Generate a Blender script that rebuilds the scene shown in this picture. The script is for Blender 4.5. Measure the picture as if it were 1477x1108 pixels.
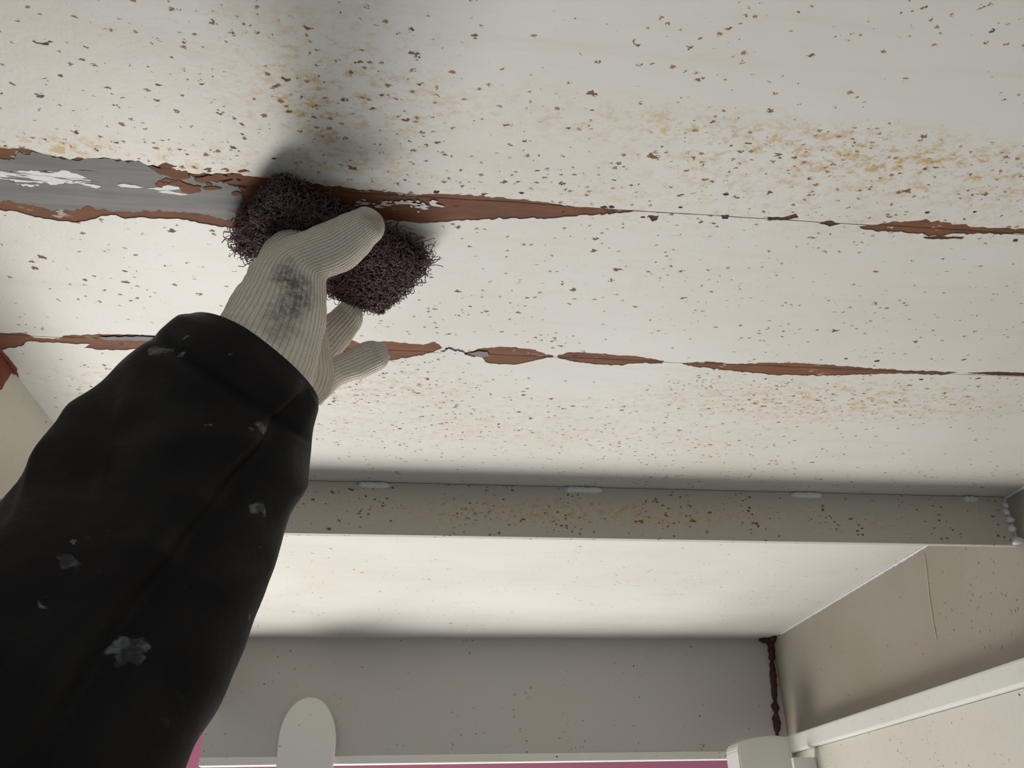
import bpy, bmesh, math, random
import numpy as np
from mathutils import Vector, Matrix, noise
from mathutils.bvhtree import BVHTree
from mathutils.geometry import delaunay_2d_cdt
from mathutils.interpolate import poly_3d_calc

random.seed(7)
rng = np.random.default_rng(7)
for o in list(bpy.data.objects):
    bpy.data.objects.remove(o)
scene = bpy.context.scene
COL = scene.collection

# ------------------------------------------------------------------ camera
F, CX, CY = 1250.0, 738.5, 554.0            # focal length and centre in pixels of a 1477 x 1108 frame
ZC = 1.75                                   # eye height of the phone
H = 0.42                                    # ceiling above the phone


def cv(x, y):
    return Vector(((x - CX) / F, -(y - CY) / F, -1.0))


AD = cv(567, 1252).normalized()             # world Y (into the bay) seen by the camera
AR = Vector((((F * F + 698 * 401) / 171.5) / F, -401 / F, -1.0)).normalized()   # world X
AU = AR.cross(AD)                           # world Z
cam_d = bpy.data.cameras.new('camera')
cam = bpy.data.objects.new('camera', cam_d)
COL.objects.link(cam)
cam_d.sensor_fit = 'HORIZONTAL'
cam_d.sensor_width = 36.0
cam_d.lens = F * 36.0 / 1477.0
cam_d.clip_start = 0.01
R3 = Matrix((AR, AD, AU))
cam.matrix_world = Matrix.Translation((0, 0, ZC)) @ R3.to_4x4()
scene.camera = cam

# ------------------------------------------------------------------ world, lights, exposure
scene.view_settings.view_transform = 'Standard'
scene.view_settings.look = 'None'
scene.view_settings.gamma = 1.0
scene.view_settings.use_curve_mapping = False
scene.view_settings.exposure = 0.22
world = bpy.data.worlds.new('world')
scene.world = world
world.use_nodes = True
bgn = world.node_tree.nodes['Background']
bgn.inputs['Color'].default_value = (0.80, 0.90, 1.0, 1)
bgn.inputs['Strength'].default_value = 0.27


def area_light(name, loc, target, sx, sy, power, color):
    d = bpy.data.lights.new(name, 'AREA')
    d.shape = 'RECTANGLE'
    d.size, d.size_y = sx, sy
    d.energy = power
    d.color = color
    o = bpy.data.objects.new(name, d)
    COL.objects.link(o)
    o.location = loc
    o.rotation_euler = (Vector(target) - Vector(loc)).to_track_quat('-Z', 'Y').to_euler()
    return o


# daylight coming up through the opening in front of the worker
area_light('daylight', (-0.66, 2.05, ZC - 0.95), (0.10, 0.6, ZC + H), 0.66, 0.66, 15.5, (1.0, 0.965, 0.91))
# the same daylight thrown back up by the wide bright ground
area_light('ground_light', (0.10, 2.15, 0.12), (0.10, 0.7, ZC + H), 2.6, 2.2, 57.0, (1.0, 0.98, 0.945))

# ------------------------------------------------------------------ pixel helpers (real planes in the place)


def ray(x, y):
    v = cv(x, y)
    return Vector((AR.dot(v), AD.dot(v), AU.dot(v)))


def on_z(x, y, hh=H):
    v = ray(x, y)
    v = v * (hh / v.z)
    return Vector((v.x, v.y, v.z + ZC))


def on_x(x, y, X):
    v = ray(x, y)
    v = v * (X / v.x)
    return Vector((v.x, v.y, v.z + ZC))


def on_y(x, y, Y):
    v = ray(x, y)
    v = v * (Y / v.y)
    return Vector((v.x, v.y, v.z + ZC))


def at_depth(x, y, t):
    v = ray(x, y) * t
    return Vector((v.x, v.y, v.z + ZC))


def depth_on(x, y, hh):
    return hh / ray(x, y).z


XL, XR, YF, YB = -0.3743, 0.806, 1.0125, 1.852
Y1, Y2 = 0.482, 0.6965                      # the two plate joints
ZT = ZC + H

# ------------------------------------------------------------------ object helpers


def link(name, mesh, mat=None, parent=None):
    o = bpy.data.objects.new(name, mesh)
    COL.objects.link(o)
    if mat:
        mesh.materials.append(mat)
    if parent:
        o.parent = parent
        o.matrix_parent_inverse = parent.matrix_world.inverted()
    return o


def tag(o, label=None, cat=None, group=None, kind=None):
    if label:
        o['label'] = label
    if cat:
        o['category'] = cat
    if group:
        o['group'] = group
    if kind:
        o['kind'] = kind
    return o


def empty(name, loc):
    o = bpy.data.objects.new(name, None)
    COL.objects.link(o)
    o.location = loc
    o.empty_display_size = 0.03
    bpy.context.view_layer.update()
    return o


def mesh_from(verts, faces, smooth=False):
    m = bpy.data.meshes.new('m')
    m.from_pydata([tuple(v) for v in verts], [], [tuple(f) for f in faces])
    m.update()
    if smooth:
        m.polygons.foreach_set('use_smooth', [True] * len(m.polygons))
    return m


def box_bm(bm, lo, hi):
    vs = [bm.verts.new((x, y, z)) for x in (lo[0], hi[0]) for y in (lo[1], hi[1]) for z in (lo[2], hi[2])]
    for f in ((0, 1, 3, 2), (4, 6, 7, 5), (0, 4, 5, 1), (2, 3, 7, 6), (0, 2, 6, 4), (1, 5, 7, 3)):
        bm.faces.new([vs[i] for i in f])


def box_mesh(lo, hi, bevel=0.0, seg=2):
    bm = bmesh.new()
    box_bm(bm, lo, hi)
    if bevel:
        bmesh.ops.bevel(bm, geom=bm.edges[:], offset=bevel, segments=seg, affect='EDGES', profile=0.5)
    bmesh.ops.recalc_face_normals(bm, faces=bm.faces[:])
    m = bpy.data.meshes.new('m')
    bm.to_mesh(m)
    bm.free()
    return m


def tube_mesh(pts, radii, n=8, squash=None):
    pts = [Vector(p) for p in pts]
    V, Fc = [], []
    for i, p in enumerate(pts):
        t = (pts[min(i + 1, len(pts) - 1)] - pts[max(i - 1, 0)]).normalized()
        a = t.cross(Vector((0.3, 0.2, 1))).normalized()
        b = t.cross(a).normalized()
        for k in range(n):
            an = 2 * math.pi * k / n
            V.append(p + (a * math.cos(an) + b * math.sin(an)) * radii[i])
    for i in range(len(pts) - 1):
        for k in range(n):
            Fc.append((i * n + k, i * n + (k + 1) % n, (i + 1) * n + (k + 1) % n, (i + 1) * n + k))
    Fc.append(tuple(range(n))[::-1])
    Fc.append(tuple((len(pts) - 1) * n + k for k in range(n)))
    return mesh_from(V, Fc, True)


# ------------------------------------------------------------------ materials


class NT:
    def __init__(self, name):
        self.m = bpy.data.materials.new(name)
        self.m.use_nodes = True
        self.t = self.m.node_tree
        self.b = self.t.nodes['Principled BSDF']
        self.tc = self.t.nodes.new('ShaderNodeTexCoord')

    def n(self, kind, **kw):
        x = self.t.nodes.new(kind)
        for k, v in kw.items():
            setattr(x, k, v)
        return x

    def put(self, node, key, val):
        if val is None:
            return
        s = node.inputs[key]
        if hasattr(val, 'links'):
            self.t.links.new(val, s)
        else:
            s.default_value = val

    def math(self, op, a, b=None, c=None, clamp=False):
        x = self.n('ShaderNodeMath', operation=op, use_clamp=clamp)
        self.put(x, 0, a)
        self.put(x, 1, b)
        self.put(x, 2, c)
        return x.outputs[0]

    def vec(self, scale=(1, 1, 1), off=(0, 0, 0), rot=(0, 0, 0), src=None):
        x = self.n('ShaderNodeMapping')
        self.put(x, 'Vector', src or self.tc.outputs['Object'])
        x.inputs['Scale'].default_value = scale
        x.inputs['Location'].default_value = off
        x.inputs['Rotation'].default_value = rot
        return x.outputs[0]

    def noise(self, vec, scale, detail=4, rough=0.55, dist=0.0):
        x = self.n('ShaderNodeTexNoise')
        self.put(x, 'Vector', vec)
        x.inputs['Scale'].default_value = scale
        x.inputs['Detail'].default_value = detail
        x.inputs['Roughness'].default_value = rough
        x.inputs['Distortion'].default_value = dist
        return x.outputs['Fac']

    def ramp(self, v, lo, hi, a=0.0, b=1.0, smooth=True):
        x = self.n('ShaderNodeMapRange')
        x.interpolation_type = 'SMOOTHSTEP' if smooth else 'LINEAR'
        self.put(x, 0, v)
        for i, q in enumerate((lo, hi, a, b)):
            self.put(x, 1 + i, q)
        return x.outputs[0]

    def mix(self, fac, a, b):
        x = self.n('ShaderNodeMix', data_type='RGBA')
        self.put(x, 0, fac)
        self.put(x, 6, a if hasattr(a, 'links') else (*a, 1))
        self.put(x, 7, b if hasattr(b, 'links') else (*b, 1))
        return x.outputs[2]

    def specks(self, cell, rmax, density, stretch=0.7, off=(0, 0, 0), rot=0.05, warp=0.35):
        """round ragged flecks; density is a value or socket 0..1. Returns (mask, random)"""
        base = self.vec((stretch / cell, 1 / cell, 1 / cell), off, (0, 0, rot))
        nz = self.n('ShaderNodeTexNoise')
        self.put(nz, 'Vector', base)
        nz.inputs['Scale'].default_value = 3.0
        nz.inputs['Detail'].default_value = 2
        ad = self.n('ShaderNodeVectorMath', operation='MULTIPLY_ADD')
        self.put(ad, 0, nz.outputs['Color'])
        ad.inputs[1].default_value = (warp, warp, warp)
        self.put(ad, 2, base)
        vo = self.n('ShaderNodeTexVoronoi')
        self.put(vo, 'Vector', ad.outputs[0])
        vo.inputs['Scale'].default_value = 1.0
        sep = self.n('ShaderNodeSeparateColor')
        self.put(sep, 0, vo.outputs['Color'])
        keep = self.math('LESS_THAN', sep.outputs[0], density)
        r = self.math('MULTIPLY_ADD', self.math('POWER', sep.outputs[1], 2.2), rmax * 0.8, rmax * 0.2)
        d = self.math('SUBTRACT', r, vo.outputs['Distance'])
        m = self.ramp(d, 0.0, rmax * 0.25)
        return self.math('MULTIPLY', m, keep), sep.outputs[2]

    def bump(self, h, strength=0.3, dist=0.001, prev=None):
        x = self.n('ShaderNodeBump')
        x.inputs['Strength'].default_value = strength
        x.inputs['Distance'].default_value = dist
        self.put(x, 'Height', h)
        if prev:
            self.put(x, 'Normal', prev)
        return x.outputs[0]

    def xyz(self):
        s = self.n('ShaderNodeSeparateXYZ')
        self.put(s, 0, self.tc.outputs['Object'])
        return s.outputs

    def done(self, color, rough=0.5, normal=None, spec=0.5, metal=0.0):
        self.put(self.b, 'Base Color', color if hasattr(color, 'links') else (*color, 1))
        self.put(self.b, 'Roughness', rough)
        self.put(self.b, 'Specular IOR Level', spec)
        self.put(self.b, 'Metallic', metal)
        if normal:
            self.put(self.b, 'Normal', normal)
        return self.m


RUST_D = (0.055, 0.020, 0.012)
RUST_M = (0.20, 0.075, 0.025)
RUST_Y = (0.34, 0.17, 0.05)


def gauss(t, v, c, w):
    """soft window 1 at c falling to 0 at c +- w"""
    d = t.math('ABSOLUTE', t.math('SUBTRACT', v, c))
    return t.ramp(d, 0.0, w, 1.0, 0.0)


def paint(name, base, bands=(), dens=0.10, stain=0.0, rough=0.42, grime=(0.5, 0.44, 0.33), seed=0.0, fine=1.0, grime_amt=0.25, far=0.0):
    """old off-white gloss paint with rust flecks; bands = (axis1, centre1, half1, axis2, centre2, half2, extra)"""
    t = NT(name)
    P = t.tc.outputs['Object']
    s = t.xyz()
    low = t.noise(t.vec(off=(seed, seed, 0)), 5.0, 3)
    mid = t.noise(t.vec(off=(seed, 3, 1)), 22.0, 4, 0.65)
    extra = None
    for a1, c1, h1, a2, c2, h2, e in bands:
        w = t.math('MULTIPLY', gauss(t, s[a1], c1, h1), gauss(t, s[a2], c2, h2))
        w = t.math('MULTIPLY', w, e)
        extra = w if extra is None else t.math('ADD', extra, w)
    d0 = t.math('MULTIPLY', t.ramp(low, 0.3, 0.7), dens)
    den = d0 if extra is None else t.math('ADD', d0, extra)
    if far:
        den = t.math('MULTIPLY', den, t.ramp(s[1], 0.98, 1.06, 1.0, far))
    den = t.math('MULTIPLY', den, t.ramp(mid, 0.32, 0.62, 0.25, 1.5))
    m1, r1 = t.specks(0.0042, 0.40, t.math('MULTIPLY', den, 2.6 * fine), off=(seed, 0, 0), warp=0.9)
    m2, r2 = t.specks(0.0075, 0.31, t.math('MULTIPLY', den, 1.7), off=(seed + 5, 2, 0), warp=0.9)
    m3, r3 = t.specks(0.022, 0.13, t.math('MULTIPLY_ADD', den, 0.35, 0.03), off=(seed + 9, 4, 0), stretch=0.6, warp=0.8)
    col = t.mix(t.math('MULTIPLY', t.ramp(low, 0.35, 0.75), grime_amt), base, grime)
    streak = t.noise(t.vec((6, 60, 60), off=(seed, 0, 0)), 1.0, 5, 0.6)
    col = t.mix(t.math('MULTIPLY', t.ramp(streak, 0.5, 0.8), 0.22), col, grime)
    if extra is not None:
        halo = t.noise(t.vec((0.7, 1, 1)), 150.0, 5, 0.75)
        hm = t.math('MULTIPLY', t.ramp(halo, 0.46, 0.68), t.math('MULTIPLY', extra, stain), clamp=True)
        col = t.mix(hm, col, (0.52, 0.35, 0.13))
    for m, r, ys in ((m1, r1, 0.55), (m2, r2, 0.45), (m3, r3, 0.2)):
        c = t.mix(t.ramp(r, 0.2, 0.95), RUST_D, RUST_M)
        c = t.mix(t.math('LESS_THAN', r, ys * 0.6), c, RUST_Y)
        col = t.mix(t.math('MULTIPLY', m, 0.92), col, c)
    orange = t.noise(P, 420.0, 2, 0.5)
    wav = t.noise(P, 60.0, 3, 0.5)
    sp = t.math('MAXIMUM', t.math('MAXIMUM', m1, m2), m3)
    hgt = t.math('SUBTRACT', t.math('ADD', t.math('MULTIPLY', orange, 0.35), wav), t.math('MULTIPLY', sp, 1.2))
    nrm = t.bump(hgt, 0.35, 0.0006)
    rg = t.math('MULTIPLY_ADD', sp, 0.4, rough)
    return t.done(col, rg, nrm, 0.45)


CREAM = (0.67, 0.655, 0.62)
M_ceil = paint('ceiling paint', CREAM, bands=(
    (0, 0.36, 0.34, 1, 0.418, 0.045, 0.55),       # brown-yellow belt, right of the near plate
    (0, 0.15, 0.30, 1, 0.395, 0.030, 0.22),
    (0, -0.06, 0.11, 1, 0.40, 0.12, 0.42),        # speckled patch over the hand
    (0, -0.24, 0.20, 1, 0.462, 0.026, 1.0),
    (0, 0.30, 0.60, 1, 0.47, 0.05, 0.20),
    (0, 0.15, 0.30, 1, 0.56, 0.09, 0.06),
    (0, -0.05, 0.16, 1, 0.755, 0.07, 0.42),       # belt behind the second joint
    (0, 0.45, 0.30, 1, 0.76, 0.07, 0.50),
    (0, 0.1, 0.6, 1, 0.85, 0.13, 0.20),
    (0, -0.3, 0.1, 1, 0.78, 0.07, 0.25),
), dens=0.19, stain=2.3, seed=1.3, far=0.35)
M_stiff = paint('stiffener shaded paint', (0.50, 0.47, 0.42), bands=(  # ceiling paint again, its base darkened for the shaded face; flecks are rust
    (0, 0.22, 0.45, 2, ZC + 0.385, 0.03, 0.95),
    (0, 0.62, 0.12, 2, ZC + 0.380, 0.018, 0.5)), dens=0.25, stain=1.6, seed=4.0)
M_back = paint('back beam shaded paint', (0.46, 0.445, 0.43), bands=((0, 0.3, 0.8, 2, ZC + 0.20, 0.05, 0.12),), dens=0.05, seed=7.0, stain=0.5)  # same paint as the ceiling, base lowered to carry the web's shade
M_right = paint('right beam shaded paint', (0.33, 0.298, 0.25), dens=0.03, seed=11.0, grime=(0.27, 0.255, 0.185), grime_amt=0.6)  # same paint with grime; the shade above the flange is also in the base
M_left = paint('left beam paint', (0.62, 0.59, 0.50), dens=0.05, seed=15.0, grime=(0.48, 0.42, 0.28), grime_amt=0.4)
M_flange = paint('flange paint', (0.70, 0.69, 0.65), dens=0.05, seed=19.0, grime_amt=0.15)


M_fascia = paint('fascia paint', (0.66, 0.64, 0.57), dens=0.10, seed=23.0, grime_amt=0.15)


def rust_mat(name, a, b, c, seed=0.0, flecks=0.0):
    t = NT(name)
    v = t.vec((0.35, 1, 1), off=(seed, 0, 0))
    n1 = t.noise(v, 90.0, 5, 0.65)
    n2 = t.noise(t.vec((0.25, 1, 1), off=(seed, 4, 0)), 28.0, 4, 0.6)
    col = t.mix(t.ramp(n1, 0.3, 0.7), a, b)
    col = t.mix(t.math('MULTIPLY', t.ramp(n2, 0.45, 0.72), 0.8), col, c)
    if flecks:
        fl = t.noise(t.vec((0.5, 1, 1), off=(seed, 9, 0)), 130.0, 4, 0.65)
        fm = t.noise(t.vec(off=(seed, 2, 0)), 24.0, 2, 0.5)
        msk = t.math('MULTIPLY', t.ramp(fl, 0.60, 0.64), t.ramp(fm, 0.52, 0.60))
        col = t.mix(t.math('MULTIPLY', msk, flecks), col, (0.55, 0.48, 0.38))
    return t.done(col, 0.72, t.bump(n1, 0.6, 0.0008), 0.3)


M_rust = rust_mat('rusty primer', (0.155, 0.058, 0.026), (0.225, 0.085, 0.034), (0.115, 0.052, 0.036), 0.0, 0.8)
M_rust_dark = rust_mat('dark rust', (0.07, 0.028, 0.020), (0.12, 0.045, 0.026), (0.05, 0.022, 0.018), 6.0)
M_corner = rust_mat('maroon rust', (0.045, 0.015, 0.016), (0.085, 0.026, 0.024), (0.03, 0.012, 0.013), 8.0)
M_red = rust_mat('red lead primer', (0.24, 0.055, 0.035), (0.17, 0.04, 0.028), (0.30, 0.09, 0.06), 3.0)


def brushed(name, a, b, sc):
    t = NT(name)
    n1 = t.noise(t.vec((sc, 160, 160), rot=(0, 0, 0.06)), 1.0, 5, 0.6)
    n2 = t.noise(t.tc.outputs['Object'], 18.0, 3)
    col = t.mix(t.ramp(n1, 0.3, 0.72), a, b)
    col = t.mix(t.math('MULTIPLY', t.ramp(n2, 0.45, 0.7), 0.5), col, (0.20, 0.19, 0.19))
    return t.done(col, 0.6, t.bump(n1, 0.3, 0.0004), 0.5)


M_steel = brushed('scraped grey steel', (0.105, 0.100, 0.100), (0.175, 0.168, 0.166), 8)
t = NT('flaked white filler')
M_white = t.done((0.78, 0.78, 0.80), 0.6)
t = NT('dark joint gap')
M_gap = t.done(t.mix(t.noise(t.tc.outputs['Object'], 120, 3), (0.05, 0.032, 0.028), (0.12, 0.085, 0.075)), 0.9)
t = NT('bare plate')
M_plate = t.done(t.mix(t.noise(t.tc.outputs['Object'], 14, 3), (0.10, 0.07, 0.06), (0.16, 0.12, 0.10)), 0.8)
t = NT('pink painted sheet')
M_pink = t.done(t.mix(t.noise(t.tc.outputs['Object'], 6, 3), (0.80, 0.24, 0.38), (0.85, 0.28, 0.42)), 0.5)
t = NT('floor concrete')
fn = t.noise(t.tc.outputs['Object'], 9, 5, 0.6)
M_floor = t.done(t.mix(fn, (0.40, 0.385, 0.36), (0.50, 0.485, 0.46)), 0.85, t.bump(fn, 0.2, 0.003))
t = NT('weld bead paint')
M_weld = t.done(t.mix(t.noise(t.tc.outputs['Object'], 200, 3), (0.62, 0.62, 0.61), (0.74, 0.75, 0.76)), 0.4)
t = NT('dried paint run')
M_run = t.done((0.46, 0.40, 0.31), 0.4)


def glove_mat(hit):
    t = NT('knitted cotton')
    ar = t.n('ShaderNodeAttribute', attribute_name='rib').outputs['Fac']
    al = t.n('ShaderNodeAttribute', attribute_name='along').outputs['Fac']
    a = t.math('MULTIPLY', ar, 2 * math.pi)
    rib = t.math('ABSOLUTE', t.math('SINE', t.math('MULTIPLY', a, 0.5)))
    rib = t.math('POWER', rib, 0.7)
    # little slanted stitches along each rib
    st = t.math('SINE', t.math('ADD', t.math('MULTIPLY', al, 2 * math.pi / 0.0021), t.math('MULTIPLY', t.math('COSINE', a), 1.3)))
    st = t.math('MULTIPLY_ADD', st, 0.5, 0.5)
    fuzz = t.noise(t.tc.outputs['Object'], 900.0, 3, 0.7)
    h = t.math('ADD', t.math('MULTIPLY', rib, t.math('MULTIPLY_ADD', st, 0.35, 0.65)), t.math('MULTIPLY', fuzz, 0.25))
    low = t.noise(t.tc.outputs['Object'], 40.0, 3)
    col = t.mix(t.ramp(low, 0.3, 0.7), (0.83, 0.75, 0.635), (0.90, 0.83, 0.72))
    col = t.mix(t.math('MULTIPLY', t.ramp(rib, 0.05, 0.55, 1.0, 0.0), 0.55), col, (0.33, 0.30, 0.25))  # furrows between ribs darkened in the colour, as shade in the knit
    # grey smear over the thumb joint, worn into the yarn
    s = t.n('ShaderNodeVectorMath', operation='DISTANCE')
    wv = t.n('ShaderNodeVectorMath', operation='MULTIPLY_ADD')
    nz = t.n('ShaderNodeTexNoise')
    t.put(nz, 'Vector', t.tc.outputs['Object'])
    nz.inputs['Scale'].default_value = 55.0
    t.put(wv, 0, nz.outputs['Color'])
    wv.inputs[1].default_value = (0.02, 0.02, 0.02)
    t.put(wv, 2, t.tc.outputs['Object'])
    tot = None
    for (x, y, r, k) in SMEARS:
        s = t.n('ShaderNodeVectorMath', operation='DISTANCE')
        t.put(s, 0, wv.outputs[0])
        c = hit(x, y)
        s.inputs[1].default_value = (c.x + .01, c.y + .01, c.z + .01)
        g = t.math('MULTIPLY', t.ramp(s.outputs['Value'], r * 0.15, r, 1.0, 0.0), k)
        tot = g if tot is None else t.math('MAXIMUM', tot, g)
    gr = t.noise(t.tc.outputs['Object'], 260.0, 3, 0.7)
    tot = t.math('MULTIPLY', tot, t.ramp(gr, 0.3, 0.62, 0.35, 1.0))
    col = t.mix(tot, col, (0.075, 0.070, 0.068))
    tip = t.n('ShaderNodeVectorMath', operation='DISTANCE')
    t.put(tip, 0, wv.outputs[0])
    c = hit(541, 318)
    tip.inputs[1].default_value = (c.x + .01, c.y + .01, c.z + .01)
    col = t.mix(t.ramp(tip.outputs['Value'], 0.002, 0.012, 0.55, 0.0), col, (0.42, 0.23, 0.17))
    m = t.done(col, 0.95, t.bump(h, 0.9, 0.0011), 0.15)
    t.b.inputs['Sheen Weight'].default_value = 0.15
    return m




def sleeve_mat():
    t = NT('black vinyl')
    n1 = t.noise(t.tc.outputs['Object'], 26.0, 5, 0.6)
    n2 = t.noise(t.tc.outputs['Object'], 330.0, 3, 0.6)
    m1, r1 = t.specks(0.026, 0.30, 0.34, stretch=0.8, off=(3, 1, 0), warp=0.7)
    m2, r2 = t.specks(0.011, 0.24, 0.20, stretch=0.8, off=(8, 1, 0), warp=0.6)
    sc = t.noise(t.vec((1, 1, 1), off=(2, 2, 2)), 70.0, 5, 0.75)
    col = t.mix(t.ramp(n1, 0.35, 0.7), (0.0036, 0.0034, 0.0046), (0.008, 0.0062, 0.0066))
    col = t.mix(t.math('MULTIPLY', t.ramp(sc, 0.62, 0.80), 0.20), col, (0.16, 0.16, 0.17))
    mk = t.math('MULTIPLY', t.math('MAXIMUM', m1, m2), t.ramp(sc, 0.40, 0.58, 0.15, 0.75))
    col = t.mix(t.math('MULTIPLY', mk, 0.6), col, (0.34, 0.35, 0.36))
    rg = t.math('MULTIPLY_ADD', t.ramp(n1, 0.3, 0.7), 0.16, 0.45)
    nrm = t.bump(t.math('ADD', n1, t.math('MULTIPLY', n2, 0.08)), 0.35, 0.004)
    return t.done(col, rg, nrm, 0.17)


M_sleeve = sleeve_mat()
t = NT('abrasive fibre')
fr = t.noise(t.tc.outputs['Object'], 300.0, 2)
M_fibre = t.done(t.mix(t.ramp(fr, 0.3, 0.7), (0.085, 0.048, 0.050), (0.20, 0.125, 0.125)), 0.55, None, 0.4)
t = NT('pad core')
fr = t.noise(t.tc.outputs['Object'], 500.0, 3, 0.7)
M_core = t.done(t.mix(t.ramp(fr, 0.35, 0.65), (0.010, 0.006, 0.007), (0.05, 0.028, 0.03)), 0.9, t.bump(fr, 1.0, 0.003), 0.2)

# ------------------------------------------------------------------ ceiling: plate, paint coat with peeled holes, rust under it


def rough_loop(pts, seg=0.0028, amp=0.0011):
    """ragged closed outline on the ceiling from corner pixels"""
    P = [on_z(*p) for p in pts]
    out = []
    sd = random.random() * 50
    for i, a in enumerate(P):
        b = P[(i + 1) % len(P)]
        L = (b - a).length
        n = max(1, int(L / seg))
        for k in range(n):
            q = a.lerp(b, k / n)
            w = 1.0 if k else 0.4
            dx = noise.noise((q.x * 190, q.y * 190, sd)) + 0.6 * noise.noise((q.x * 520, q.y * 520, sd))
            dy = noise.noise((q.x * 190, q.y * 190, sd + 9)) + 0.6 * noise.noise((q.x * 520, q.y * 520, sd + 9))
            out.append((q.x + dx * amp * 0.7 * w, q.y + dy * amp * 1.3 * w))
    return out


def joint_px(Y, x):
    """pixel row of a joint at world Y for world X"""
    v = Vector((x, Y, H))
    c = AR * v.x + AD * v.y + AU * v.z
    return CX + F * c.x / -c.z, CY - F * c.y / -c.z


PATCHES = [
    # (outline in photo pixels, material)
    ([(-60, 200), (-20, 207), (0, 213), (35, 214), (60, 221), (95, 228), (140, 228), (200, 232), (214, 239), (235, 240), (255, 251), (300, 250),
      (340, 250), (370, 255), (395, 257), (440, 262), (480, 269), (540, 274), (600, 280), (660, 280), (720, 285), (780, 291),
      (822, 297), (850, 299), (900, 302), (915, 304), (900, 307), (846, 310), (800, 315), (745, 315), (700, 317), (660, 318), (620, 322),
      (600, 322), (560, 319), (500, 328), (400, 336), (330, 329), (290, 322), (270, 317), (220, 315), (190, 315), (155, 311),
      (110, 322), (80, 318), (45, 311), (20, 305), (0, 303), (-60, 292)], 'rust'),
    ([(1240, 326), (1272, 322), (1330, 318), (1362, 320), (1395, 326), (1430, 329), (1500, 331), (1560, 332), (1560, 338), (1500, 337), (1440, 338),
      (1400, 337), (1345, 340), (1290, 335), (1250, 332)], 'rust'),
    ([(-60, 474), (-20, 478), (0, 480), (30, 480), (50, 487), (75, 489), (95, 484), (140, 482), (205, 483), (280, 484), (360, 488), (440, 493),
      (495, 493), (505, 489), (520, 495), (565, 492), (610, 497), (628, 493), (638, 502), (625, 508), (590, 516), (560, 520),
      (500, 508), (420, 505), (330, 508), (260, 506), (200, 505), (150, 505), (120, 502), (130, 497), (90, 495), (40, 493), (30, 500),
      (0, 505), (-60, 512)], 'rust'),
    ([(668, 510), (690, 503), (720, 500), (760, 503), (785, 509), (800, 514), (780, 518), (765, 522), (745, 526), (720, 526), (700, 522),
      (695, 515), (680, 514)], 'rust'),
    ([(803, 514), (820, 508), (850, 509), (880, 511), (920, 514), (958, 520), (955, 525), (920, 524), (890, 527), (860, 526), (830, 522),
      (810, 518)], 'rust'),
    ([(980, 524), (1020, 521), (1060, 525), (1120, 523), (1180, 525), (1240, 530), (1300, 534), (1360, 536), (1382, 537), (1355, 541),
      (1300, 539), (1200, 542), (1120, 541), (1070, 537), (1040, 533), (1000, 529)], 'rust'),
    ([(1390, 538), (1440, 536), (1500, 539), (1560, 541), (1560, 545), (1480, 543), (1430, 541)], 'dark'),
    ([(1180, 322), (1195, 318), (1214, 323), (1197, 327)], 'dark'),
    ([(934, 311), (951, 311), (948, 317), (941, 320)], 'dark'),
    ([(1105, 313), (1130, 313), (1148, 308), (1152, 314), (1128, 318), (1110, 317)], 'dark'),
    ([(870, 303), (884, 302), (890, 307), (878, 310)], 'dark'),
    ([(1040, 310), (1052, 310), (1050, 316), (1042, 316)], 'dark'),
    ([(1060, 524), (1100, 516), (1135, 518), (1185, 517), (1196, 523), (1120, 524)], 'spot'),
    ([(1330, 342), (1350, 340), (1392, 342), (1388, 345), (1340, 345)], 'dark'),
    ([(-8, 494), (0, 503), (12, 515), (24, 531), (28, 547), (22, 542), (0, 513), (-8, 503)], 'red'),
]
rim_loops, mats = [], []
for pts, k in PATCHES:
    if k == 'spot':
        continue
    big = len(pts) > 8
    rim_loops.append(rough_loop(pts, 0.0024 if big else 0.0012, 0.0016 if big else 0.0006))
    mats.append({'rust': M_rust, 'dark': M_rust_dark, 'red': M_red}[k])
# scattered little chips along the joints and lower plate
for i in range(46):
    j = random.choice((Y1, Y1, Y2))
    x = random.uniform(-0.3, 0.62)
    y = j + random.gauss(0, 0.010)
    r = random.uniform(0.0008, 0.0022)
    loop = []
    for k in range(8):
        an = 2 * math.pi * k / 8
        rr = r * random.uniform(0.6, 1.3)
        loop.append((x + rr * 1.6 * math.cos(an), y + rr * math.sin(an)))
    rim_loops.append(loop)
    mats.append(M_rust_dark)

X0, X1, YA, YE = XL - 0.03, XR + 0.03, -0.45, YB + 0.03
verts = [(X0, YA), (X1, YA), (X1, YE), (X0, YE)]
faces = [[0, 1, 2, 3]]
strips = []
for Y, dy in ((Y1, 0.0), (Y2, 0.0)):
    up, dn = [], []
    x = X0 + 0.005
    while x < X1 - 0.004:
        w = 0.00035 + 0.00035 * abs(noise.noise((x * 60, Y * 30, 2)))
        wob = 0.0006 * noise.noise((x * 25, Y * 10, 5))
        up.append((x, Y + wob - w))
        dn.append((x, Y + wob + w))
        x += 0.006
    strips.append(up + dn[::-1])


def ccw(lp):
    a = sum(p[0] * q[1] - q[0] * p[1] for p, q in zip(lp, lp[1:] + lp[:1]))
    return lp if a > 0 else lp[::-1]


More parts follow.
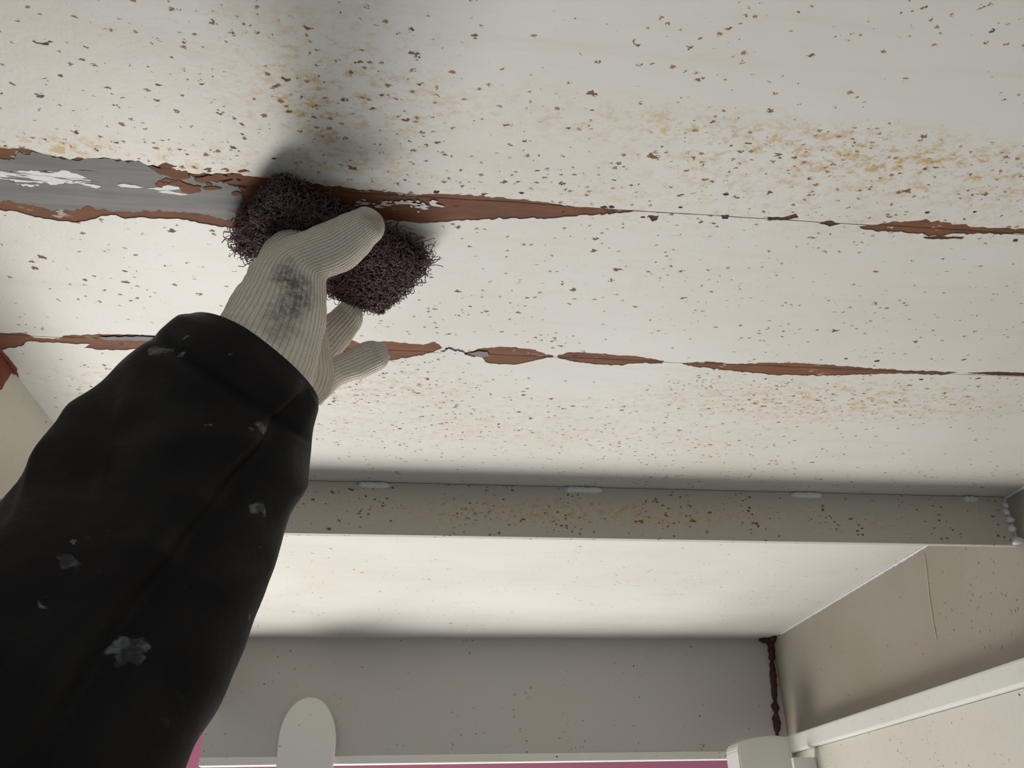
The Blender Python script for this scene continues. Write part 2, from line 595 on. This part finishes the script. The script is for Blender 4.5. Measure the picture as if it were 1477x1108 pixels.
for lp in rim_loops + strips:
    b = len(verts)
    verts += [(min(max(p[0], X0 + 0.003), X1 - 0.003), p[1]) for p in ccw(lp)]
    faces.append(list(range(b, b + len(lp))))
res = delaunay_2d_cdt([Vector(v) for v in verts], [], faces, 0, 1e-6)
ov, oe, of, _, _, orig = res
keep = [f for f, og in zip(of, orig) if list(og) == [0]]
bm = bmesh.new()
bv = [bm.verts.new((v.x, v.y, ZT)) for v in ov]
for f in keep:
    try:
        bm.faces.new([bv[i] for i in f])
    except ValueError:
        pass
bmesh.ops.delete(bm, geom=[v for v in bm.verts if not v.link_faces], context='VERTS')
FILM = 0.0007
for f in bm.faces:
    if f.normal.z > 0:
        f.normal_flip()
bd = [e for e in bm.edges if len(e.link_faces) == 1]
ex = bmesh.ops.extrude_edge_only(bm, edges=bd)
for v in ex['geom']:
    if isinstance(v, bmesh.types.BMVert):
        v.co.z += FILM
film = bpy.data.meshes.new('m')
bm.to_mesh(film)
bm.free()

ceiling = link('ceiling', box_mesh((X0, YA, ZT + 0.0016), (X1, YE, ZT + 0.012)), M_plate)
tag(ceiling, 'off-white painted steel ceiling with two rusted plate joints', kind='structure')
coat = link('paint_coat', film, M_ceil, ceiling)
coat['label'] = 'speckled off-white paint coat peeling at the joints'
for ip, (lp, m) in enumerate(zip(rim_loops, mats)):
    r = delaunay_2d_cdt([Vector(p) for p in lp], [], [list(range(len(lp)))], 1, 1e-6)
    me = mesh_from([(v.x, v.y, ZT + FILM * 0.97 - ip * 4e-6) for v in r[0]], [f[::-1] for f in r[2]])
    o = link('rust_patch', me, m, ceiling)
    if m is M_red:
        o['label'] = 'bare red primer at the left corner'
for lp in strips:
    n = len(lp) // 2
    me = mesh_from([(x, y, ZT + FILM * 0.62) for x, y in lp], [(i, 2 * n - 1 - i, 2 * n - 2 - i, i + 1) for i in range(n - 1)])
    o = link('plate_joint', me, M_gap, ceiling)
    o['label'] = 'thin dark joint line between ceiling plates'


NPATCH = [0]


def flat_patch(name, px, mat, dz, amp=0.0012, lab=None):
    NPATCH[0] += 1
    dz += NPATCH[0] * 5e-6
    lp = rough_loop(px, 0.0016, amp)
    r = delaunay_2d_cdt([Vector(p) for p in lp], [], [list(range(len(lp)))], 1, 1e-6)
    V = [(v.x, v.y, ZT + FILM * 0.6 - dz) for v in r[0]]
    o = link(name, mesh_from(V, [f[::-1] for f in r[2]]), mat, ceiling)
    if lab:
        o['label'] = lab


flat_patch('bare_steel', [(-60, 226), (-20, 232), (22, 231), (28, 219), (60, 224), (95, 231), (160, 230), (205, 236), (222, 243), (255, 256), (300, 258),
                          (345, 270), (352, 290), (335, 318), (310, 313), (270, 308), (215, 304), (160, 306), (140, 303), (125, 297), (116, 304),
                          (70, 302), (20, 292), (-20, 288), (-60, 284)], M_steel, 0.00012, 0.0022, 'scraped grey metal along the first joint')
flat_patch('white_flake', [(-60, 248), (-10, 249), (20, 247), (45, 246), (60, 249), (95, 247), (112, 252), (126, 258), (112, 260), (88, 259), (118, 264), (112, 267),
                           (60, 265), (48, 269), (22, 266), (20, 261), (0, 259), (-60, 257)], M_white, 0.00025, 0.0024, 'leftover white paint on the scraped metal')
for i in range(34):
    x = random.uniform(-20, 250)
    y = 250 + (x + 20) * 0.085 + random.gauss(0, 3.2)
    w, hh = random.uniform(8, 46), random.uniform(0.8, 3.0)
    sl = 0.075 * w
    flat_patch('white_flake', [(x, y), (x + w * 0.3, y + sl * 0.3 - hh), (x + w * 0.7, y + sl * 0.7 - hh * 0.6), (x + w, y + sl), (x + w * 0.6, y + sl * 0.6 + hh), (x + w * 0.2, y + sl * 0.2 + hh * 0.7)],
               M_white, 0.00025, 0.0008)
for i in range(18):
    x = random.uniform(-30, 110)
    y = 252 + (x + 20) * 0.085 + random.gauss(0, 5)
    w, hh = random.uniform(12, 55), random.uniform(0.5, 1.3)
    sl = 0.075 * w
    flat_patch('bare_steel', [(x, y), (x + w * 0.4, y + sl * 0.4 - hh), (x + w, y + sl), (x + w * 0.5, y + sl * 0.5 + hh)], M_steel, 0.00028, 0.0005)
for i in range(26):
    x = random.uniform(215, 345)
    y = 250 + (x - 215) * 0.12 + random.gauss(4, 9)
    w, hh = random.uniform(8, 34), random.uniform(1.5, 4.5)
    flat_patch('rust_patch', [(x, y), (x + w * 0.4, y - hh), (x + w, y + 1), (x + w * 0.6, y + hh), (x + w * 0.2, y + hh)], M_rust, 0.0003, 0.0014)
flat_patch('rust_patch', [(258, 270), (275, 266), (288, 270), (290, 276), (275, 279), (262, 276)], M_rust, 0.0003, 0.0012)
flat_patch('rust_patch', [(212, 240), (240, 243), (270, 247), (275, 256), (250, 258), (225, 248)], M_rust, 0.0003, 0.0016)
for i in range(46):
    x = random.uniform(508, 628)
    y = 293 + random.gauss(0, 3.0) + max(0, x - 585) * random.uniform(0.0, 0.55)
    w, hh = random.uniform(3, 17), random.uniform(0.7, 2.6)
    flat_patch('paint_remnant', [(x, y), (x + w * 0.4, y - hh), (x + w, y + 0.4), (x + w * 0.6, y + hh), (x + w * 0.2, y + hh * 0.7)], M_ceil, 0.0001, 0.0012)
flat_patch('paint_remnant', [(634, 508), (645, 503), (660, 504), (674, 511), (668, 514), (650, 512)], M_ceil, 0.0012, 0.0022, 'lifting white flake between the rust patches')
flat_patch('bare_steel', [(676, 510), (690, 506), (703, 507), (706, 513), (694, 515)], M_steel, 0.0002, 0.001)
flat_patch('bare_steel', [(140, 486), (205, 485), (250, 487), (240, 492), (150, 490)], M_steel, 0.0002, 0.0012)

# ------------------------------------------------------------------ steelwork of the bay


def slab(name, lo, hi, mat, parent=None, bevel=0.0):
    return link(name, box_mesh(lo, hi, bevel), mat, parent)


floor = slab('floor', (-3.2, -2.6, -0.05), (4.2, 4.0, 0.0), M_floor)
tag(floor, 'concrete ground below the bay', kind='structure')

ZRB = ZC + 0.193
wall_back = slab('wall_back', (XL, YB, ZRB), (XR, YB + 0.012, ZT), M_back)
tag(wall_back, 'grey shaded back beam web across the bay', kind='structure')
slab('bottom_flange', (XL, YB - 0.006, ZRB - 0.016), (XR - 0.06, YB + 0.018, ZRB - 0.0005), M_flange, wall_back, 0.002)

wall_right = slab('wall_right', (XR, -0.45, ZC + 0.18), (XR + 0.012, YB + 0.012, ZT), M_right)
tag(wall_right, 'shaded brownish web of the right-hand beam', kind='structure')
FX = XR - 0.05
fl = slab('bottom_flange', (FX, -0.45, ZC + 0.177), (XR + 0.012, YB - 0.04, ZC + 0.2075), M_flange, wall_right, 0.0035)
slab('lower_fascia', (FX + 0.012, -0.45, ZC - 0.45), (FX + 0.024, YB - 0.07, ZC + 0.1765), M_fascia, wall_right, 0.001)['label'] = 'white plate hanging below the right-hand flange'
fl['label'] = 'bright white flange of the right-hand beam'

wall_left = slab('wall_left', (XL - 0.012, -0.45, ZC + 0.297), (XL, YB + 0.012, ZT), M_left)
tag(wall_left, 'cream beam web left of the arm', kind='structure')
slab('bottom_flange', (XL - 0.05, -0.45, ZC + 0.284), (XL + 0.006, YB - 0.04, ZC + 0.2965), M_flange, wall_left, 0.002)

# red primer spot on the left web
P = [on_x(*p, XL) for p in [(-40, 462), (0, 510.5), (23, 540), (15, 539), (10, 548), (6, 553), (2, 562), (-12, 566), (-40, 560)]]
me = mesh_from([(XL + 0.0006, p.y, min(p.z, ZT - 0.0006)) for p in P], [tuple(range(len(P)))])
o = link('rust_patch', me, M_red, wall_left)
o['label'] = 'bare red primer at the top of the web'

# stiffener bar hanging across the bay
ZFB = ZC + 0.3515
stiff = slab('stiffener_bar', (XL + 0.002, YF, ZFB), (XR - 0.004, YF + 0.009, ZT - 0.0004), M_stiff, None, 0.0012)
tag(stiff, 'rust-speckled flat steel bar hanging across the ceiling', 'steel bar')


def weld(name, pts, r, parent, mat=M_weld, n=8, lump=0.35):
    rad = []
    q = []
    for i in range(len(pts) - 1):
        a, b = Vector(pts[i]), Vector(pts[i + 1])
        m = max(2, int((b - a).length / (r * 0.6)))
        for k in range(m):
            q.append(a.lerp(b, k / m))
    q.append(Vector(pts[-1]))
    for i, p in enumerate(q):
        e = min(i, len(q) - 1 - i)
        rad.append(r * min(1.0, 0.35 + e * 0.4) * (1 + lump * noise.noise(p * 300) + (0.8 * noise.noise(p * 110) if lump == 0.0 else 0.0)))
    return link(name, tube_mesh(q, rad, n), mat, parent)


for x0, x1, y in ((518, 562, 694), (815, 868, 702), (1140, 1185, 711), (1388, 1408, 715)):
    a, b = on_y(x0, y, YF), on_y(x1, y, YF)
    weld('weld_bead', [(a.x, YF, ZT - 0.0045), (b.x, YF, ZT - 0.0045)], 0.0042, stiff)
for i, (za, r) in enumerate(((0.408, 0.004), (0.399, 0.0055), (0.388, 0.006), (0.375, 0.0068), (0.359, 0.0085))):
    p = Vector((XR - 0.006 - 0.002 * (i % 2), YF, ZC + za))
    weld('weld_bead', [p + Vector((-0.001, 0, 0.004)), p + Vector((0.001, -0.001, -0.003)), p + Vector((0.002, 0, -0.005))], r, stiff)

# sealant line where the right web meets the ceiling, rusted corner weld
weld('sealant_bead', [(XR - 0.001, -0.4, ZT - 0.0015), (XR - 0.001, YB - 0.05, ZT - 0.0015)], 0.0022, wall_right, M_weld, 6, 0.5)
pts = []
for i in range(40):
    z = ZT - 0.004 - i / 39 * 0.205
    pts.append((XR - 0.004 - 0.020 * i / 39 + 0.0030 * noise.noise((0, 0, z * 120)), YB - 0.002 + 0.001 * noise.noise((3, 0, z * 130)), z))
o = weld('corner_weld', pts, 0.0062, wall_right, M_corner, 10, 0.0)
o['label'] = 'dark rusted corner weld'
weld('corner_weld', [(XR - 0.03, YB - 0.004, ZT - 0.003), (XR - 0.004, YB - 0.006, ZT - 0.006), (XR - 0.004, YB - 0.03, ZT - 0.003)], 0.007, wall_right, M_corner)
# paint run and dried drops on the right web
pp = [on_x(*p, XR) for p in ((1334, 798), (1338, 830), (1341, 860), (1347, 900), (1352, 925))]
weld('paint_run', pp, 0.0016, wall_right, M_run, 6, 0.5)
for i in range(60):
    x, y = random.uniform(1355, 1477), random.uniform(800, 940)
    p = on_x(x, y, XR)
    if p.z < ZC + 0.215:
        continue
    r = random.uniform(0.0008, 0.0026)
    bm = bmesh.new()
    bmesh.ops.create_uvsphere(bm, u_segments=8, v_segments=5, radius=r)
    for v in bm.verts:
        v.co = Vector((v.co.x * 0.45, v.co.y, v.co.z * random.uniform(1.0, 1.2))) + p
    me = bpy.data.meshes.new('m')
    bm.to_mesh(me)
    bm.free()
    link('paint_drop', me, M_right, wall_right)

# bracket in the far right corner under the flanges
bk = empty('corner_bracket', (FX - 0.05, YB - 0.09, ZC + 0.10))
tag(bk, 'white steel bracket block in the far right corner under the beams', 'bracket')
bm = bmesh.new()
xa, xb, za, zb = FX - 0.105, FX + 0.004, ZC + 0.06, ZC + 0.2065
prof = [(xa, za), (xb, za), (xb, zb - 0.002), (xb - 0.03, zb + 0.002), (xb - 0.07, zb - 0.001), (xa + 0.012, zb - 0.006), (xa + 0.003, zb - 0.013), (xa, zb - 0.024)]
f0 = [bm.verts.new((x, YB - 0.115, z)) for x, z in prof]
f1 = [bm.verts.new((x, YB - 0.045, z)) for x, z in prof]
bm.faces.new(f0)
bm.faces.new(f1[::-1])
for i in range(len(prof)):
    j = (i + 1) % len(prof)
    bm.faces.new((f0[j], f0[i], f1[i], f1[j]))
bmesh.ops.recalc_face_normals(bm, faces=bm.faces[:])
bmesh.ops.bevel(bm, geom=bm.edges[:], offset=0.0025, segments=2, affect='EDGES')
me = bpy.data.meshes.new('m')
bm.to_mesh(me)
bm.free()
link('block', me, M_flange, bk)
slab('end_plate', (FX - 0.034, YB - 0.20, ZC + 0.060), (FX + 0.010, YB - 0.19, ZC + 0.160), M_flange, bk, 0.0012)

# rounded plate end at the far left of the back beam, just in view
rp = []
cxp, czp = 0, 0
pc = on_y(440, 1062, YB - 0.10)
prof = [(math.cos(a) * 0.052 + pc.x, math.sin(a) * 0.075 + pc.z) for a in np.linspace(0, math.pi, 20)]
prof += [(pc.x - 0.052, ZC + 0.02), (pc.x + 0.044, ZC + 0.02)]
bm = bmesh.new()
f0 = [bm.verts.new((x, YB - 0.06, z)) for x, z in prof]
f1 = [bm.verts.new((x, YB - 0.013, z)) for x, z in prof]
bm.faces.new(f0)
bm.faces.new(f1[::-1])
for i in range(len(prof)):
    j = (i + 1) % len(prof)
    bm.faces.new((f0[j], f0[i], f1[i], f1[j]))
bmesh.ops.recalc_face_normals(bm, faces=bm.faces[:])
me = bpy.data.meshes.new('m')
bm.to_mesh(me)
bm.free()
o = link('rounded_plate', me, M_flange)
tag(o, 'white rounded plate end standing against the back beam', 'plate')

# pink sheet beyond the back beam
pink = slab('pink_sheet', (XL - 0.7, YB + 0.55, ZC - 0.05), (XR + 0.7, YB + 0.57, ZC + 0.40), M_pink)
tag(pink, 'pink painted sheet under the back beam', 'sheet')

# ------------------------------------------------------------------ lofted forms for the arm


def catmull(a, b, c, d, u):
    return 0.5 * ((2 * b) + (-a + c) * u + (2 * a - 5 * b + 4 * c - d) * u * u + (-a + 3 * b - 3 * c + d) * u ** 3)


def loft(rings, per=8, n=64, cap0=True, cap1=True, power=1.0):
    """rings: (Lx,Ly,Rx,Ry,depth,thickness ratio,(tilt px)). Returns verts, faces, (theta frac, along) per vertex"""
    cs, As, Bs = [], [], []
    for rg in rings:
        lx, ly, rx, ry, dp, tr = rg[:6]
        A, B = at_depth(lx, ly, dp), at_depth(rx, ry, dp)
        c = (A + B) / 2
        a = (B - A) / 2
        nrm = (Vector((0, 0, ZC)) - c).normalized()
        nrm = (nrm - a.normalized() * nrm.dot(a.normalized())).normalized()
        b = nrm * a.length * tr
        if len(rg) > 6:
            q = at_depth((lx + rx) / 2 + rg[6][0], (ly + ry) / 2 + rg[6][1], dp) - c
            b = b + q
        cs.append(c)
        As.append(a)
        Bs.append(b)
    m = len(rings)
    V, UV = [], []
    along = 0.0
    prev = None
    rows = []
    for i in range(m - 1):
        last = i == m - 2
        for k in range(per + (1 if last else 0)):
            u = k / per
            g = lambda L: catmull(L[max(i - 1, 0)], L[i], L[i + 1], L[min(i + 2, m - 1)], u)
            c, a, b = g(cs), g(As), g(Bs)
            if prev is not None:
                along += (c - prev).length
            prev = c
            row = []
            for j in range(n):
                th = 2 * math.pi * j / n
                ct, st = math.cos(th), math.sin(th)
                if power != 1.0:
                    ct = math.copysign(abs(ct) ** power, ct)
                    st = math.copysign(abs(st) ** power, st)
                row.append(len(V))
                V.append(c + a * ct + b * st)
                UV.append((j / n, along))
            rows.append(row)
    Fc = []
    for i in range(len(rows) - 1):
        for j in range(n):
            Fc.append((rows[i][j], rows[i][(j + 1) % n], rows[i + 1][(j + 1) % n], rows[i + 1][j]))
    if cap0:
        Fc.append(tuple(rows[0][::-1]))
    if cap1:
        Fc.append(tuple(rows[-1]))
    return V, Fc, UV, rows


def tip_rings(lx, ly, rx, ry, dp, tr, dx, dy):
    """closing rounded rings after the last full ring, advancing by (dx,dy) px"""
    out = []
    mx, my = (lx + rx) / 2, (ly + ry) / 2
    for s in (0.35, 0.62, 0.82, 0.95, 1.0):
        k = math.sqrt(max(0.0, 1 - s * s)) if s < 1 else 0.06
        out.append((mx + (lx - mx) * k + dx * s, my + (ly - my) * k + dy * s, mx + (rx - mx) * k + dx * s, my + (ry - my) * k + dy * s, dp, tr))
    return out


LOFTS = []
main = [(255, 575, 395, 690, 0.485, 0.72), (285, 520, 425, 620, 0.510, 0.70), (311, 468, 445, 562, 0.532, 0.68), (334, 428, 459, 520, 0.550, 0.62), (354, 398, 469, 472, 0.566, 0.60),
        (368, 376, 472, 432, 0.578, 0.62), (392, 355, 469, 404, 0.586, 0.74), (428, 338, 483, 397, 0.590, 0.82), (460, 325, 507, 386, 0.592, 0.84),
        (488, 312, 529, 367, 0.593, 0.84), (509, 304, 541, 352, 0.594, 0.82)]
main += tip_rings(509, 304, 541, 352, 0.594, 0.82, 26, -17)
LOFTS.append((main, 52))
palm = [(330, 620, 440, 640, 0.54, 0.7), (365, 560, 455, 592, 0.57, 0.62), (385, 520, 477, 568, 0.60, 0.55), (395, 480, 482, 535, 0.625, 0.5), (390, 440, 474, 490, 0.63, 0.45),
        (380, 400, 464, 440, 0.625, 0.42), (382, 372, 440, 410, 0.622, 0.42), (395, 360, 425, 385, 0.622, 0.4)]
LOFTS.append((palm, 40))
index = [(372, 410, 425, 440, 0.615, 0.8), (370, 378, 418, 410, 0.618, 0.8), (382, 352, 425, 388, 0.618, 0.8), (402, 334, 438, 374, 0.617, 0.78)]
index += tip_rings(402, 334, 438, 374, 0.617, 0.78, 28, -14)
LOFTS.append((index, 30))
middle = [(400, 420, 445, 455, 0.628, 0.7), (415, 392, 455, 428, 0.626, 0.7), (438, 365, 472, 400, 0.622, 0.7), (462, 345, 492, 378, 0.618, 0.65)]
middle += tip_rings(462, 345, 492, 378, 0.618, 0.65, 20, -12)
LOFTS.append((middle, 30))
ringf = [(430, 488, 465, 545, 0.640, 0.8), (448, 474, 484, 522, 0.662, 0.8), (468, 456, 501, 499, 0.686, 0.76), (488, 438, 519, 476, 0.703, 0.7)]
ringf += tip_rings(488, 438, 519, 476, 0.703, 0.75, 14, -18)
LOFTS.append((ringf, 30))
pinky = [(448, 530, 462, 588, 0.622, 0.75), (466, 519, 478, 571, 0.632, 0.78), (486, 512, 494, 556, 0.642, 0.80), (508, 502, 521, 548, 0.650, 0.80), (529, 493, 545, 536, 0.655, 0.80)]
pinky += tip_rings(529, 493, 545, 536, 0.655, 0.80, 24, -9)
LOFTS.append((pinky, 30))

AV, AF, ARB, AAL = [], [], [], []
for rings, nrib in LOFTS:
    V, Fc, UV, rows = loft(rings, 6, 72)
    b = len(AV)
    AV += V
    AF += [tuple(i + b for i in f) for f in Fc]
    # ribs count from the far side so the wrap seam stays hidden
    ARB += [((u + 0.25) % 1.0) * nrib for u, _ in UV]
    AAL += [a for _, a in UV]
src = mesh_from(AV, AF)
bm = bmesh.new()
bm.from_mesh(src)
bmesh.ops.recalc_face_normals(bm, faces=bm.faces[:])
bm.to_mesh(src)
bm.free()
tmp = bpy.data.objects.new('tmp', src)
COL.objects.link(tmp)
md = tmp.modifiers.new('r', 'REMESH')
md.mode = 'VOXEL'
md.voxel_size = 0.0011
bpy.context.view_layer.update()
dg = bpy.context.evaluated_depsgraph_get()
gm = bpy.data.meshes.new_from_object(tmp.evaluated_get(dg))
bpy.data.objects.remove(tmp)
gm.materials.clear()
bm = bmesh.new()
bm.from_mesh(gm)
for _ in range(7):
    bmesh.ops.smooth_vert(bm, verts=bm.verts[:], factor=0.5, use_axis_x=True, use_axis_y=True, use_axis_z=True)
# soft slack in the knit
for v in bm.verts:
    v.co += v.normal * (0.0011 * noise.noise(v.co * 55) + 0.0005 * noise.noise(v.co * 140))
bm.to_mesh(gm)
bm.free()
bvh = BVHTree.FromPolygons([tuple(v) for v in AV], AF)
rib = np.zeros(len(gm.vertices), np.float32)
alo = np.zeros(len(gm.vertices), np.float32)
for i, v in enumerate(gm.vertices):
    loc, nr, fi, ds = bvh.find_nearest(v.co)
    f = AF[fi]
    if len(f) > 4:
        rib[i], alo[i] = ARB[f[0]], AAL[f[0]]
        continue
    w = poly_3d_calc([AV[k] for k in f], loc)
    rb = [ARB[k] for k in f]
    if max(rb) - min(rb) > 10:
        mx = max(rb) + (ARB[f[0]] * 0)
        rb = [q if q > 10 else q + round(mx + 0.7) for q in rb]
    rib[i] = sum(a * b for a, b in zip(w, rb))
    alo[i] = sum(a * AAL[k] for a, k in zip(w, f))
for nm, arr in (('rib', rib), ('along', alo)):
    at = gm.attributes.new(nm, 'FLOAT', 'POINT')
    at.data.foreach_set('value', arr)
gm.polygons.foreach_set('use_smooth', [True] * len(gm.polygons))

gb = BVHTree.FromPolygons([tuple(v.co) for v in gm.vertices], [tuple(p.vertices) for p in gm.polygons])
SMEARS = [(411, 392, 0.012, 0.75), (422, 408, 0.016, 0.85), (428, 425, 0.017, 0.85), (418, 440, 0.018, 0.8), (408, 462, 0.017, 0.65), (398, 482, 0.014, 0.5), (440, 415, 0.012, 0.5)]
M_glove = glove_mat(lambda x, y: gb.ray_cast(Vector((0, 0, ZC)), ray(x, y).normalized())[0])
person = empty('person', at_depth(120, 1250, 0.36))
tag(person, 'outstretched arm in black vinyl sleeve and knitted work glove scrubbing the ceiling', 'person')
glove = link('work_glove', gm, M_glove, person)
glove['label'] = 'off-white ribbed knit glove with a grey smear'
# seam thread at the thumb tip
tp = [at_depth(534, 303, 0.575), at_depth(540, 311, 0.571), at_depth(544, 321, 0.571), at_depth(547, 329, 0.575)]

# sleeve
S = [(272, 459, 455, 590, 0.530, 0.58, (31, -20)), (236, 472, 457, 618, 0.520, 0.62, (24, -17)), (182, 508, 453, 655, 0.508, 0.62, (14, -11)),
     (150, 556, 442, 700, 0.490, 0.62, (6, -8)), (100, 608, 416, 757, 0.468, 0.62), (42, 682, 390, 830, 0.440, 0.64), (-12, 752, 352, 920, 0.412, 0.66),
     (-90, 850, 300, 1040, 0.380, 0.70), (-190, 980, 230, 1200, 0.345, 0.72), (-330, 1150, 140, 1420, 0.305, 0.75), (-520, 1350, 40, 1700, 0.27, 0.75)]
V, Fc, UV, rows = loft(S, 14, 144, cap0=False, cap1=True, power=0.95)
nr = len(rows)
ctr = [sum((V[i] for i in r), Vector()) / len(r) for r in rows]
for ri, r in enumerate(rows):
    s = ri / 14.0
    for j, i in enumerate(r):
        th = j / 144.0
        d = (V[i] - ctr[ri]).normalized()
        off = 0.0
        # hem: raised band, stitched-in groove behind it
        fr = max(0.0, math.sin(th * 2 * math.pi)) ** 0.7
        off -= 0.0030 * fr * math.exp(-((s - 1.7 - 0.25 * math.sin(th * 9)) / 0.13) ** 2)
        # long fold down the right-hand side, slanting fold on the left
        off -= 0.0065 * math.exp(-((th - 0.105 - 0.012 * s) / 0.022) ** 2) * min(1, s / 1.2)
        off += 0.0040 * math.exp(-((th - 0.150 - 0.012 * s) / 0.025) ** 2) * min(1, s / 1.2)
        off += 0.0060 * math.exp(-((th - 0.455 + 0.05 * (s - 3.5)) / 0.035) ** 2) * math.exp(-((s - 4.4) / 1.6) ** 2)
        off -= 0.0065 * math.exp(-((th - 0.385 + 0.05 * (s - 3.5)) / 0.040) ** 2) * math.exp(-((s - 4.2) / 1.6) ** 2)
        p = V[i]
        off += 0.0030 * noise.noise(p * 14) - 0.0070 * abs(noise.noise(p * 17 + Vector((3, 1, 2)))) + 0.0015 + 0.0016 * noise.noise(Vector((p.x * 45, p.y * 30, p.z * 45)))
        w = 0.45 if s < 0.4 else 1.0
        V[i] = p + d * off * w
    if ri > 20:
        pass
sm = mesh_from(V, Fc, True)
sleeve = link('jacket_sleeve', sm, M_sleeve, person)
sleeve['label'] = 'black vinyl sleeve with pale paint splashes'
so = sleeve.modifiers.new('thick', 'SOLIDIFY')
so.thickness = 0.0016
so.offset = -1

# ------------------------------------------------------------------ scouring pad
pc = [on_z(398, 254, 0.405), on_z(332, 352, 0.405), on_z(548, 450, 0.405), on_z(620, 374, 0.405)]
o0 = (pc[0] + pc[1] + pc[2] + pc[3]) / 4
ex_ = ((pc[3] - pc[0]) + (pc[2] - pc[1])) / 4
ey_ = ((pc[1] - pc[0]) + (pc[2] - pc[3])) / 4
TH = 0.011                                    # half thickness
zc_pad = ZT - 0.0015 - TH
o0.z = zc_pad


def pad_pt(a, b, c):
    """a,b,c in -1..1 in the pad's own box, corners rounded"""
    k = 1 - 0.10 * (abs(a) ** 6) * (abs(b) ** 4)
    return o0 + ex_ * (a * k) + ey_ * (b * k) + Vector((0, 0, TH * c * (1 - 0.18 * abs(a) ** 6 - 0.18 * abs(b) ** 6)))


pad = empty('scouring_pad', (o0.x, o0.y, ZT - 0.0015 - 2 * TH))
tag(pad, 'dark red-brown fibre scouring pad held against the rusty joint', 'scouring pad')
bm = bmesh.new()
bmesh.ops.create_cube(bm, size=2.0)
bmesh.ops.subdivide_edges(bm, edges=bm.edges[:], cuts=22, use_grid_fill=True)
for v in bm.verts:
    a, b, c = v.co
    p = pad_pt(a * 0.93, b * 0.90, c * 0.80)
    v.co = p + Vector((noise.noise(p * 160), noise.noise(p * 160 + Vector((5, 0, 0))), 0.8 * noise.noise(p * 160 + Vector((0, 5, 0))))) * 0.0022
me = bpy.data.meshes.new('m')
bm.to_mesh(me)
bm.free()
me.polygons.foreach_set('use_smooth', [True] * len(me.polygons))
link('core', me, M_core, pad)
NF, SEG = 4600, 13
ex_l, ey_l = ex_.length, ey_.length
exn, eyn = ex_.normalized(), ey_.normalized()
FV = np.zeros((NF, SEG, 3, 3), np.float32)
u = rng.random(NF)
A = rng.uniform(-1, 1, NF)
B = rng.uniform(-1, 1, NF)
C = np.where(u < 0.62, -1.0 + rng.exponential(0.10, NF), rng.uniform(-1, 1, NF))
e = (u >= 0.62)
side = rng.integers(0, 4, NF)
A = np.where(e & (side == 0), 0.97, np.where(e & (side == 1), -0.97, A))
B = np.where(e & (side == 2), 0.96, np.where(e & (side == 3), -0.96, B))
C = np.clip(C, -1, 0.9)
for i in range(NF):
    p = pad_pt(A[i], B[i], C[i])
    d = Vector(rng.normal(size=3))
    d.z *= 0.55
    d.normalize()
    curl = Vector(rng.normal(size=3)).normalized()
    w = rng.uniform(0.2, 0.55)
    rad = rng.uniform(0.00026, 0.00044)
    step = rng.uniform(0.0010, 0.0017)
    for s in range(SEG):
        sd = d.cross(Vector((0.31, 0.52, 0.79))).normalized()
        s2 = d.cross(sd)
        for k in range(3):
            an = 2.094 * k
            q = p + (sd * math.cos(an) + s2 * math.sin(an)) * rad
            FV[i, s, k] = q
        p = p + d * step
        # keep inside the pad
        lo = p - o0
        a, b, c = lo.dot(exn) / ex_l, lo.dot(eyn) / ey_l, lo.z / TH
        d = (Matrix.Rotation(w, 3, curl) @ d)
        pull = Vector((0, 0, 0))
        if abs(a) > 1.02:
            pull -= exn * math.copysign(0.5, a)
        if abs(b) > 1.02:
            pull -= eyn * math.copysign(0.5, b)
        if c < -1.05:
            pull += Vector((0, 0, 0.7))
        if c > 0.9:
            pull -= Vector((0, 0, 1.2))
            p.z = min(p.z, ZT - 0.0012)
        d = (d + pull + Vector(rng.normal(size=3)) * 0.12).normalized()
FV[..., 2] = np.minimum(FV[..., 2], ZT - 0.0004)
idx = np.arange(NF * SEG * 3).reshape(NF, SEG, 3)
q = np.stack([idx[:, :-1, :], np.roll(idx[:, :-1, :], -1, 2), np.roll(idx[:, 1:, :], -1, 2), idx[:, 1:, :]], -1).reshape(-1, 4)
me = bpy.data.meshes.new('m')
me.vertices.add(NF * SEG * 3)
me.vertices.foreach_set('co', FV.reshape(-1))
me.loops.add(q.size)
me.loops.foreach_set('vertex_index', q.reshape(-1).astype(np.int32))
me.polygons.add(len(q))
me.polygons.foreach_set('loop_start', np.arange(0, q.size, 4, dtype=np.int32))
me.update(calc_edges=True)
me.polygons.foreach_set('use_smooth', [True] * len(me.polygons))
fb = link('fibers', me, M_fibre, pad)
fb['kind'] = 'stuff'
fb['label'] = 'tangle of dark red-brown nylon fibres'
